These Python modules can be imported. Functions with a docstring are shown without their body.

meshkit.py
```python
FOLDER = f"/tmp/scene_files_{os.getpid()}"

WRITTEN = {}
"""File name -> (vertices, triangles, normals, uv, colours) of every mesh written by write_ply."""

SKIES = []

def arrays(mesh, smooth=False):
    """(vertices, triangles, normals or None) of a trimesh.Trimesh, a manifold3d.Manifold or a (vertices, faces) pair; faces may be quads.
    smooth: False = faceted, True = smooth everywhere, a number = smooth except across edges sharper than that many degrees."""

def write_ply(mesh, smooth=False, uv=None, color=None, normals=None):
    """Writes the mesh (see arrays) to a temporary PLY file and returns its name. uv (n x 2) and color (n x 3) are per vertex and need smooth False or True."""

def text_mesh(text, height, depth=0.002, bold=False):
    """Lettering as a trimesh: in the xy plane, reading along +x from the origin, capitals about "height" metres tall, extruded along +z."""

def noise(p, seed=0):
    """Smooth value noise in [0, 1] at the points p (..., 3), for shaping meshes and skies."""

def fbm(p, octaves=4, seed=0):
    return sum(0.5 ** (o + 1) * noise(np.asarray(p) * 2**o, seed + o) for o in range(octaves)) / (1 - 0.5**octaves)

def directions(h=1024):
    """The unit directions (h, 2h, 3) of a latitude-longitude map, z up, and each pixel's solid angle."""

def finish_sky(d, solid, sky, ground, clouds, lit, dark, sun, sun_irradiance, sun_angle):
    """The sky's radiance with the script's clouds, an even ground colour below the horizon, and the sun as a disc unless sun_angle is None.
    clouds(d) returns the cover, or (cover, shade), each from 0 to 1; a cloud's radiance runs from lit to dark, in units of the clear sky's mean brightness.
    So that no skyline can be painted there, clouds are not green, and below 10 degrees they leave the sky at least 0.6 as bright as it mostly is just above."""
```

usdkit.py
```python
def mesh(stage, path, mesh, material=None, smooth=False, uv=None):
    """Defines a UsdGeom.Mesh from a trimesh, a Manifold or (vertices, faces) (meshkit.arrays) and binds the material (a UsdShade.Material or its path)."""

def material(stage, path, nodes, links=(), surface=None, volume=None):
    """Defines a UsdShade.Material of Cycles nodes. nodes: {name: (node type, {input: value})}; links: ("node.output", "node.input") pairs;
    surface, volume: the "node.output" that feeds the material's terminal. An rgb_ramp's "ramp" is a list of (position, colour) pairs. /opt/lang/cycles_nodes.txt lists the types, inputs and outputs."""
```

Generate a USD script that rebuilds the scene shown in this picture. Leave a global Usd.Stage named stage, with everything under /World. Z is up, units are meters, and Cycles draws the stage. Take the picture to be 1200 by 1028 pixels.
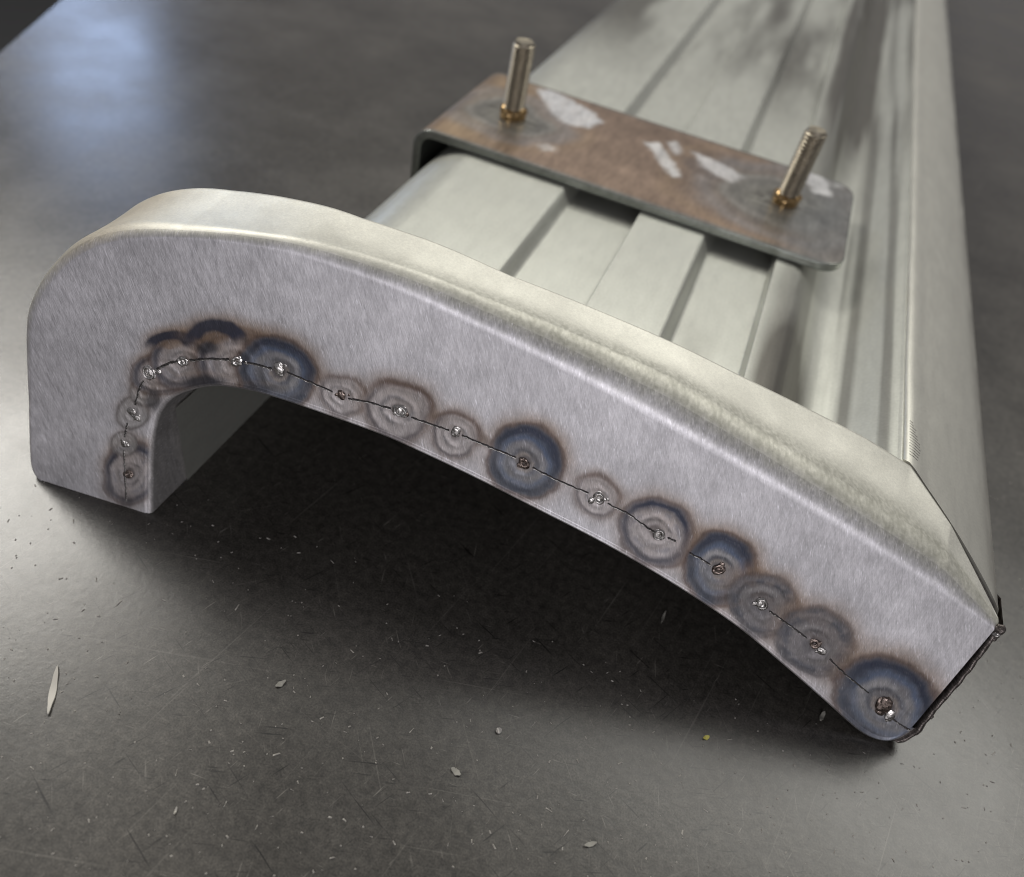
import math, random
import numpy as np, trimesh, usdkit
from meshkit import noise, fbm
from scipy.interpolate import PchipInterpolator, CubicSpline
from pxr import Usd, UsdGeom, UsdLux, UsdShade, Gf, Sdf, Vt

# ------------------------------------------------------------------ stage, camera, light
stage = Usd.Stage.CreateInMemory()
UsdGeom.SetStageUpAxis(stage, UsdGeom.Tokens.z)
UsdGeom.SetStageMetersPerUnit(stage, 1.0)
UsdGeom.Xform.Define(stage, '/World')
UsdGeom.Scope.Define(stage, '/World/Looks')
rng = np.random.default_rng(7)
random.seed(7)

# camera axes, 0.3 m above the table top, looking down along the part
CR = (0.91949878, 0.35691991, 0.16471239)
CD = (0.36358257, -0.61292275, -0.70152221)
CF = (-0.14943127, 0.70493537, -0.69335158)
HC = 0.3
cam = UsdGeom.Camera.Define(stage, '/World/camera')
cam.CreateHorizontalApertureAttr(36.0)
cam.CreateVerticalApertureAttr(36.0 * 877 / 1024)
cam.CreateFocalLengthAttr(950 / 1200 * 36.0)
cam.CreateClippingRangeAttr(Gf.Vec2f(0.01, 200))
cam.CreateFocusDistanceAttr(0.315)
cam.CreateFStopAttr(6.0)
cam.CreateExposureAttr(0.0)
cam.AddTransformOp().Set(Gf.Matrix4d(*CR, 0, *[-c for c in CD], 0, *[-c for c in CF], 0, 0, 0, HC, 1))

def mat(name, nodes, links, surface='p.BSDF'):
    return usdkit.material(stage, '/World/Looks/' + name, nodes, links, surface=surface)

dome = UsdLux.DomeLight.Define(stage, '/World/room_light')
dome.CreateIntensityAttr(1.0)
dm = mat('room_glow', {'b': ('background_shader', {'color': (0.97, 0.95, 1.0), 'strength': 0.20})}, [], 'b.background')
UsdShade.MaterialBindingAPI.Apply(dome.GetPrim()).Bind(dm)

def rect_light(name, pos, target, w, h, intensity, color):
    l = UsdLux.RectLight.Define(stage, '/World/' + name)
    l.CreateWidthAttr(w); l.CreateHeightAttr(h); l.CreateIntensityAttr(intensity); l.CreateColorAttr(Gf.Vec3f(*color))
    z = np.array(pos, float) - np.array(target, float); z /= np.linalg.norm(z)
    x = np.cross([0, 0, 1.0], z); x /= np.linalg.norm(x); y = np.cross(z, x)
    l.AddTransformOp().Set(Gf.Matrix4d(*x, 0, *y, 0, *z, 0, *pos, 1))
    return l

rect_light('ceiling_lamp', (0.4, 2.15, 2.6), (0, 0.25, 0), 3.6, 1.1, 5.0, (1.0, 0.985, 0.91))
rect_light('ceiling_lamp_002', (-2.6, 1.5, 2.7), (-0.1, 0.25, 0), 1.1, 1.1, 18.0, (1.0, 0.97, 0.90))
rect_light('ceiling_lamp_001', (0.8, -2.7, 0.95), (0, 0.25, 0), 2.6, 0.7, 6.5, (0.98, 0.96, 1.0))  # low fill light behind the camera, added to brighten the end face
rect_light('window_light', (-2.6, 2.63, 1.19), (-0.52, 0.52, 0.0), 0.42, 0.56, 7.0, (0.50, 0.66, 1.0))

# ------------------------------------------------------------------ helpers
used = {}
def numbered(path):
    k = used.get(path, -1) + 1
    used[path] = k
    return path if k == 0 else f'{path}_{k:03d}'

def tag(prim, **kw):
    for k, v in kw.items():
        if v: prim.SetCustomDataByKey(k, v)

def thing(name, label, cat, loc=(0, 0, 0), group=None):
    x = UsdGeom.Xform.Define(stage, numbered('/World/' + name))
    x.AddTranslateOp().Set(Gf.Vec3d(*loc))
    tag(x.GetPrim(), label=label, category=cat, group=group)
    return x.GetPrim()

def obj(name, mesh, material, parent=None, smooth=30, tint=None, label=None):
    base = str(parent.GetPath()) if parent else '/World'
    m = usdkit.mesh(stage, numbered(base + '/' + name), mesh, material, smooth=smooth)
    if tint is not None:
        UsdGeom.PrimvarsAPI(m).CreatePrimvar('tint', Sdf.ValueTypeNames.Color3fArray, 'vertex').Set(
            Vt.Vec3fArray.FromNumpy(np.asarray(tint, np.float32)))
    tag(m.GetPrim(), label=label)
    return m.GetPrim()

def grid_faces(n, m):
    i, j = np.meshgrid(np.arange(n - 1), np.arange(m - 1), indexing='ij')
    a = (i * m + j).ravel()
    return np.stack([a, a + 1, a + m + 1, a + m], 1)

def smoothstep(a, b, x):
    t = np.clip((x - a) / (b - a), 0, 1)
    return t * t * (3 - 2 * t)

def mixc(c, k, w):
    return c * (1 - w[..., None]) + np.asarray(k) * w[..., None]

def pix(p, z=0.0):                     # a pixel of the 1200 px wide photograph -> the point at height z
    a, b = (p[0] - 600) / 950.0, (p[1] - 514) / 950.0
    r = np.array(CR) * a + np.array(CD) * b + np.array(CF)
    return np.array([0, 0, HC]) + r * ((z - HC) / r[2])

# ------------------------------------------------------------------ materials
def metal_mat(name, base, rough, metallic, scratch=True, tint=True, rot=(0, 0, 0), sc=(900, 900, 60), bump=0.25, rough_var=0.18, spec_lines=0.35, glint=0, cloud=0.13):
    n = {'tc': ('texture_coordinate', {}),
         'mp': ('mapping', {'mapping_type': 'point', 'rotation': rot, 'scale': (1, 1, 1)}),
         'ms': ('mapping', {'mapping_type': 'point', 'scale': sc}),
         'n1': ('noise_texture', {'scale': 1.0, 'detail': 3.0, 'roughness': 0.6}),
         'nx': ('mapping', {'mapping_type': 'point', 'rotation': (0, math.radians(3), 0), 'location': (4, 1, 7)}), 'nxs': ('mapping', {'mapping_type': 'point', 'scale': (sc[0] * .7, sc[1], sc[2] * .45)}), 'nxn': ('noise_texture', {'scale': 1.0, 'detail': 2.0, 'roughness': 0.6}),
         'rx': ('map_range', {'from_min': 0.3, 'from_max': 0.72, 'to_min': 1 - (spec_lines * .7 if glint else 0), 'to_max': 1 + (spec_lines * .7 if glint else 0)}), 'mx': ('math', {'math_type': 'multiply'}),
         'n2': ('noise_texture', {'scale': 55.0, 'detail': 5.0, 'roughness': 0.6}),
         'n3': ('noise_texture', {'scale': 900.0, 'detail': 2.0, 'roughness': 0.6}),
         'r1': ('map_range', {'from_min': 0.3, 'from_max': 0.72, 'to_min': 1 - spec_lines, 'to_max': 1 + spec_lines}),
         'r2': ('map_range', {'from_min': 0.3, 'from_max': 0.7, 'to_min': 1 - cloud, 'to_max': 1 + cloud}),
         'r3': ('map_range', {'from_min': 0.25, 'from_max': 0.75, 'to_min': rough - rough_var, 'to_max': rough + rough_var}),
         'r4': ('map_range', {'from_min': 0.25, 'from_max': 0.75, 'to_min': 0.93, 'to_max': 1.07}),
         'mu': ('math', {'math_type': 'multiply'}), 'mu2': ('math', {'math_type': 'multiply'}),
         'vm': ('vector_math', {'vector_math_type': 'multiply', 'math_type': 'multiply', 'vector2': base}),
         'vs': ('vector_math', {'math_type': 'scale'}),
         'bu': ('bump', {'strength': bump, 'distance': 0.0004}),
         'p': ('principled_bsdf', {'metallic': metallic, 'roughness': rough, 'ior': 1.5})}
    l = [('tc.object', 'mp.vector'), ('mp.vector', 'ms.vector'), ('ms.vector', 'n1.vector'), ('tc.object', 'n2.vector'), ('tc.object', 'n3.vector'),
         ('n1.fac', 'r1.value'), ('n2.fac', 'r2.value'), ('n1.fac', 'r3.value'), ('n3.fac', 'r4.value'),
         ('r1.result', 'mu.value1'), ('r2.result', 'mu.value2'), ('tc.object', 'nx.vector'), ('nx.vector', 'nxs.vector'), ('nxs.vector', 'nxn.vector'), ('nxn.fac', 'rx.value'), ('mu.value', 'mx.value1'), ('rx.result', 'mx.value2'), ('mx.value', 'mu2.value1'), ('r4.result', 'mu2.value2'),
         ('mu2.value', 'vs.scale'), ('vm.vector', 'vs.vector1'), ('vs.vector', 'p.base_color'),
         ('r3.result', 'p.roughness'), ('n1.fac', 'bu.height'), ('bu.normal', 'p.normal')]
    n['vm'] = ('vector_math', {'math_type': 'multiply', 'vector1': (1, 1, 1), 'vector2': base})
    if glint:                                       # sparse bright sanding strokes
        n['g1'] = ('mapping', {'mapping_type': 'point', 'scale': (2600, 600, 260), 'location': (5, 2, 9)})
        n['g2'] = ('noise_texture', {'scale': 1.0, 'detail': 1.0, 'roughness': 0.5})
        n['g3'] = ('map_range', {'from_min': 0.64, 'from_max': 0.74, 'to_min': 0, 'to_max': glint})
        n['g4'] = ('mix', {'mix_type': 'mix', 'color2': (0.95, 0.93, 0.97)})
        n['g5'] = ('map_range', {'from_min': 0.05, 'from_max': 0.45, 'to_min': 0, 'to_max': 1})
        n['g6'] = ('math', {'math_type': 'multiply'})
        n['g7'] = ('rgb_to_bw', {})
        l = [x for x in l if x != ('vs.vector', 'p.base_color')] + [('mp.vector', 'g1.vector'), ('g1.vector', 'g2.vector'), ('g2.fac', 'g3.value'), ('vs.vector', 'g4.color1'),
             ('vs.vector', 'g7.color'), ('g7.val', 'g5.value'), ('g5.result', 'g6.value1'), ('g3.result', 'g6.value2'), ('g6.value', 'g4.fac'), ('g4.color', 'p.base_color')]
    if tint:
        n['at'] = ('attribute', {'attribute': 'tint'})
        l.append(('at.color', 'vm.vector1'))
    return mat(name, n, l)

M_cap = metal_mat('brushed_steel', (1, 1, 1), 0.45, 0.60, rot=(0, math.radians(28), 0), sc=(2600, 600, 170), bump=0.14, rough_var=0.12, spec_lines=0.16, glint=0.42)
M_rim = metal_mat('rim_steel', (1, 1, 1), 0.46, 0.40, sc=(1500, 1500, 1500), bump=0.05, rough_var=0.05, spec_lines=0.09)
M_galv = metal_mat('galvanised_sheet', (1, 1, 1), 0.38, 0.68, sc=(260, 60, 260), bump=0.01, rough_var=0.02, spec_lines=0.025, cloud=0.03)
M_plate = metal_mat('heat_tinted_plate', (1, 1, 1), 0.30, 0.80, sc=(200, 60, 200), bump=0.01, rough_var=0.04, spec_lines=0.03)
M_stud = metal_mat('zinc_stud', (0.31, 0.275, 0.215), 0.40, 0.9, tint=False, sc=(400, 400, 400), bump=0.05, rough_var=0.08, spec_lines=0.15)
M_brass = metal_mat('braze_gold', (0.40, 0.27, 0.13), 0.24, 0.9, tint=False, sc=(500, 500, 500), bump=0.3, rough_var=0.1, spec_lines=0.25)
M_nug = metal_mat('weld_nugget', (0.50, 0.48, 0.46), 0.24, 0.95, tint=False, sc=(900, 900, 900), bump=0.35, rough_var=0.1, spec_lines=0.35)
M_nugdark = metal_mat('weld_nugget_dark', (0.20, 0.16, 0.14), 0.25, 0.9, tint=False, sc=(900, 900, 900), bump=0.35, rough_var=0.1, spec_lines=0.4)
M_seam = metal_mat('open_seam', (0.055, 0.05, 0.048), 0.5, 0.4, tint=False, sc=(900, 900, 900), bump=0.3, rough_var=0.1, spec_lines=0.5)
M_edge = metal_mat('burnt_cut_edge', (0.16, 0.14, 0.13), 0.34, 0.85, tint=False, sc=(300, 300, 1500), bump=0.8, rough_var=0.12, spec_lines=0.5)
M_dust = mat('dull_dust', {'p': ('principled_bsdf', {'base_color': (0.34, 0.32, 0.29), 'roughness': 0.5})}, [])
M_flake2 = mat('grey_flake', {'p': ('principled_bsdf', {'base_color': (0.27, 0.26, 0.23), 'roughness': 0.5})}, [])
M_flake = mat('pale_flake', {'p': ('principled_bsdf', {'base_color': (0.42, 0.40, 0.36), 'roughness': 0.5, 'metallic': 0.2})}, [])
M_swarf = mat('steel_swarf', {'p': ('principled_bsdf', {'base_color': (0.42, 0.40, 0.38), 'roughness': 0.35, 'metallic': 0.6})}, [])
M_yel = mat('yellow_chip', {'p': ('principled_bsdf', {'base_color': (0.55, 0.50, 0.12), 'roughness': 0.45})}, [])
M_dark = mat('dark_floor', {'p': ('principled_bsdf', {'base_color': (0.02, 0.02, 0.02), 'roughness': 0.8})}, [])

# ------------------------------------------------------------------ table top
def table_mat():
    n = {'tc': ('texture_coordinate', {}), 'p': ('principled_bsdf', {'ior': 1.6, 'metallic': 0.0, 'specular_ior_level': 0.5}),
         'nb': ('noise_texture', {'scale': 7.0, 'detail': 6.0, 'roughness': 0.62}),
         'nm': ('noise_texture', {'scale': 260.0, 'detail': 4.0, 'roughness': 0.7}),
         'nf': ('noise_texture', {'scale': 1300.0, 'detail': 2.0, 'roughness': 0.6}),
         'cr': ('rgb_ramp', {'ramp': [(0.25, (0.034, 0.031, 0.027)), (0.5, (0.050, 0.046, 0.040)), (0.75, (0.076, 0.069, 0.060))]}),
         'mr': ('map_range', {'from_min': 0.25, 'from_max': 0.75, 'to_min': 0.45, 'to_max': 1.55}),
         'mf': ('map_range', {'from_min': 0.25, 'from_max': 0.75, 'to_min': 0.45, 'to_max': 1.55}),
         'mm': ('math', {'math_type': 'multiply'}),
         'vs': ('vector_math', {'math_type': 'scale'}),
         'rr': ('map_range', {'from_min': 0.3, 'from_max': 0.7, 'to_min': 0.21, 'to_max': 0.36}),
         'bu': ('bump', {'strength': 0.11, 'distance': 0.0005}),
         'ba': ('math', {'math_type': 'add'})}
    l = [('tc.object', 'nb.vector'), ('tc.object', 'nm.vector'), ('tc.object', 'nf.vector'), ('nb.fac', 'cr.fac'), ('nm.fac', 'mr.value'), ('nf.fac', 'mf.value'),
         ('mr.result', 'mm.value1'), ('mf.result', 'mm.value2'), ('cr.color', 'vs.vector1'), ('mm.value', 'vs.scale'),
         ('nb.fac', 'rr.value'), ('rr.result', 'p.roughness'), ('nm.fac', 'bu.height'), ('bu.normal', 'p.normal')]
    # fine scratches: thin bands of warped stretched noise in a few directions
    prev = 'vs.vector'
    for k, (ang, sx, sy, lo, gain) in enumerate([(12, 620, 7, 0.70, 0.20), (75, 560, 9, 0.71, 0.16), (-38, 700, 12, 0.72, 0.14), (48, 380, 14, 0.73, 0.12), (102, 800, 5, 0.71, 0.08), (20, 900, 70, 0.72, 0.30), (140, 850, 55, 0.72, 0.26), (85, 1100, 90, 0.73, 0.30), (-15, 1000, 40, 0.74, 0.3)]):
        n[f'm{k}'] = ('mapping', {'mapping_type': 'point', 'rotation': (0, 0, math.radians(ang)), 'location': (k * 3.1, k * 1.7, 0)})
        n[f's{k}'] = ('mapping', {'mapping_type': 'point', 'scale': (sx, sy, 1)})
        n[f'n{k}'] = ('noise_texture', {'scale': 1.0, 'detail': 2.0, 'roughness': 0.55})
        n[f'c{k}'] = ('map_range', {'from_min': lo - 0.03, 'from_max': lo + 0.03, 'to_min': 0, 'to_max': gain * (1 if k > 4 else .7)})
        n[f'a{k}'] = ('mix', {'mix_type': 'mix', 'color2': (0.30, 0.28, 0.25)})
        l += [('tc.object', f'm{k}.vector'), (f'm{k}.vector', f's{k}.vector'), (f's{k}.vector', f'n{k}.vector'), (f'n{k}.fac', f'c{k}.value'),
              (prev, f'a{k}.color1'), (f'c{k}.result', f'a{k}.fac')]
        prev = f'a{k}.color'
    for k, (ang, sx, sy) in enumerate([(30, 800, 45), (115, 700, 30), (70, 900, 60)]):
        n[f'dm{k}'] = ('mapping', {'mapping_type': 'point', 'rotation': (0, 0, math.radians(ang)), 'location': (k * 2.3 + 9, k * 4.1, 0)})
        n[f'ds{k}'] = ('mapping', {'mapping_type': 'point', 'scale': (sx, sy, 1)})
        n[f'dn{k}'] = ('noise_texture', {'scale': 1.0, 'detail': 2.0, 'roughness': 0.55})
        n[f'dc{k}'] = ('map_range', {'from_min': 0.66, 'from_max': 0.72, 'to_min': 0, 'to_max': 0.75})
        n[f'da{k}'] = ('mix', {'mix_type': 'mix', 'color2': (0.008, 0.007, 0.006)})
        l += [('tc.object', f'dm{k}.vector'), (f'dm{k}.vector', f'ds{k}.vector'), (f'ds{k}.vector', f'dn{k}.vector'), (f'dn{k}.fac', f'dc{k}.value'),
              (prev, f'da{k}.color1'), (f'dc{k}.result', f'da{k}.fac')]
        prev = f'da{k}.color'
    l.append((prev, 'p.base_color'))
    return mat('scratched_steel_table', n, l)
M_table = table_mat()
# left end of the table runs along the dark line in the photo's upper left corner
e0, e1 = pix((0, 62)), pix((72, 0))
ed = (e1 - e0) / np.linalg.norm(e1 - e0)
c0, c1 = e0 - ed * 2.2, e0 + ed * 3.4
perp = np.array([ed[1], -ed[0], 0])
quad = np.array([c0, c1, c1 + perp * 3.2, c0 + perp * 3.2])
tv = np.vstack([quad, quad - [0, 0, 0.03]])
tv[:4, 2] = 0; tv[4:, 2] = -0.03
tf = np.array([[0, 3, 2, 1], [4, 5, 6, 7], [0, 1, 5, 4], [1, 2, 6, 5], [2, 3, 7, 6], [3, 0, 4, 7]])
tb = obj('table_top', (tv, tf), M_table, smooth=False)
tag(tb, kind='structure', label='dark scratched steel table top under the welded part')
fl = obj('floor', (np.array([[-6, -6, -0.95], [6, -6, -0.95], [6, 6, -0.95], [-6, 6, -0.95]]), np.array([[0, 1, 2, 3]])), M_dark, smooth=False)
tag(fl, kind='structure', label='dark floor beyond the end of the table')

# ------------------------------------------------------------------ end cap
A0 = np.array([-0.21608, 0.17232])
def yface(x, z):
    return A0[1] + (x - A0[0]) * 0.12396 + 0.30 * z
OUT = np.array([(-241, 0.4), (-243.8, 2.4), (-245.2, 7), (-245.6, 30), (-245, 60), (-243.5, 74), (-240, 84), (-235.5, 92), (-226, 104), (-212, 114), (-194, 121), (-176, 125.3), (-164, 127.3), (-138, 129.5), (-107, 128), (-70, 122.5), (-23, 113.5),
                (31, 100.5), (85, 86), (123, 74.5), (148.5, 66)]) / 1000
INN = np.array([(-188.9, 0.4), (-190, 18), (-190.6, 32), (-189.5, 45), (-185.8, 55), (-175.4, 64.3), (-162, 70), (-144.5, 71.8), (-112, 70.6), (-94.7, 69.4), (-76.4, 66.8), (-53.7, 62.9), (-26.4, 57.4), (-3.6, 52.8), (20.5, 46.8), (42, 40.4), (62, 33.4), (87.3, 21.8), (110.5, 10.4), (122, 4.6), (129, 1.4), (134, 0.4), (138.5, 0.4), (142.0, 2.0), (145.0, 6.5), (146.6, 12.0)]) / 1000
def curve(P):
    s = np.r_[0, np.cumsum(np.linalg.norm(np.diff(P, axis=0), axis=1))]
    return s, PchipInterpolator(s, P[:, 0]), PchipInterpolator(s, P[:, 1])
so, ox, oz = curve(OUT); si, ix, iz = curve(INN)
def near(s, fx, fz, p):
    t = np.linspace(0, s[-1], 4000)
    return t[np.argmin((fx(t) - p[0])**2 + (fz(t) - p[1])**2)]
uk = [0, 0.13, 0.22, 0.30, 0.55, 0.8, 0.94, 1.0]
ok = [near(so, ox, oz, p) for p in [(-.241, 0), (-.245, .062), (-.226, .105), (-.186, .123), (-.070, .1225), (.060, .093), (.128, .073), (.1485, .066)]]
ik = [near(si, ix, iz, p) for p in [(-.189, 0), (-.190, .036), (-.183, .058), (-.163, .070), (-.085, .068), (.035, .048), (.106, .0125), (.1466, .012)]]
NU = 900
u = np.linspace(0, 1, NU)
uo, ui = PchipInterpolator(uk, ok)(u), PchipInterpolator(uk, ik)(u)
O = np.stack([ox(uo), oz(uo)], 1); I = np.stack([ix(ui), iz(ui)], 1)
for C in (O, I):                           # soften the joints of the curve a little
    for _ in range(25):
        C[1:-1] = 0.25 * C[:-2] + 0.5 * C[1:-1] + 0.25 * C[2:]
dO = np.gradient(O, axis=0); nO = np.stack([-dO[:, 1], dO[:, 0]], 1); nO /= np.linalg.norm(nO, axis=1)[:, None]
dI = np.gradient(I, axis=0); nI = np.stack([-dI[:, 1], dI[:, 0]], 1); nI /= np.linalg.norm(nI, axis=1)[:, None]
off = np.interp(O[:, 0], [-.25, -.17, -.1, .0, .12, .149], [.0026, .0032, .0055, .0095, .0080, .0022]) + np.interp(u, [.08, .15, .22, .30], [0, .0042, .0026, 0])        # bulge of the rounded top edge
ry = np.interp(O[:, 0], [-.25, -.17, -.1, .0, .149], [.0035, .0045, .0075, .0145, .0135]) * np.interp(O[:, 0], [.115, .1485], [1, .3]) + np.interp(u, [.08, .15, .24, .36], [0, .0060, .0045, 0])
width = np.interp(O[:, 0], [-.246, -.20, -.164, -.13, -.07, -.027, .024, .079, .100], [.040, .038, .033, .028, .027, .031, .036, .043, .043])
MIT0, MIT1 = np.array([.1005, .281]), np.array([.1495, .2425])       # mitre of the front rim against the side rim (x, y)
rise = np.interp(O[:, 0], [-.2, .0, .1, .149], [.0005, .0015, .004, .0])

WELDS = [  # photo pixel of the centre, radius in px (along, across), strength, style
    ((152, 555), 33, 36, .9, 'ring'), ((145, 520), 16, 16, .6, 'pale'), ((155, 486), 20, 20, .7, 'pale'), ((170, 460), 20, 18, .6, 'pale'),
    ((190, 440), 38, 24, .9, 'ring'), ((215, 424), 42, 32, .9, 'ring'), ((273, 424), 46, 36, .95, 'ring'), ((326, 436), 47, 41, 1.0, 'blue'), ((199, 410), 33, 23, 1.0, 'arc'), ((252, 404), 41, 31, 1.0, 'arc'),
    ((240, 448), 30, 11, .9, 'soot'), ((300, 456), 26, 8, .6, 'soot'), ((180, 470), 12, 16, .7, 'soot'), ((243, 408), 18, 9, .85, 'soot'), ((148, 590), 9, 18, .4, 'soot'),
    ((515, 492), 14, 9, .7, 'soot'), ((566, 516), 12, 8, .6, 'soot'), ((735, 605), 10, 8, .6, 'soot'),
    ((401, 464), 32, 25, .6, 'brown'), ((467, 481), 45, 37, .9, 'brown'), ((533, 510), 34, 28, .8, 'brown'), ((614, 543), 47, 41, 1.0, 'blue'),
    ((700, 583), 30, 26, .7, 'brown'), ((768, 622), 44, 38, 1.0, 'ring'), ((842, 669), 45, 40, 1.0, 'blue'), ((893, 709), 42, 38, .9, 'grey'),
    ((955, 755), 50, 42, .85, 'grey'), ((1037, 828), 60, 50, 1.0, 'blue')]
def face_pt(p):                        # photo pixel -> (x, z) on the plane of the end face
    a, b = (p[0] - 600) / 950.0, (p[1] - 514) / 950.0
    r = np.array(CR) * a + np.array(CD) * b + np.array(CF)
    # r*t: y = yface(x, z), z = HC + t r_z
    t = (A0[1] - A0[0] * 0.12396 + 0.30 * HC) / (r[1] - r[0] * 0.12396 - 0.30 * r[2])
    return np.array([r[0] * t, HC + r[2] * t])

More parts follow.
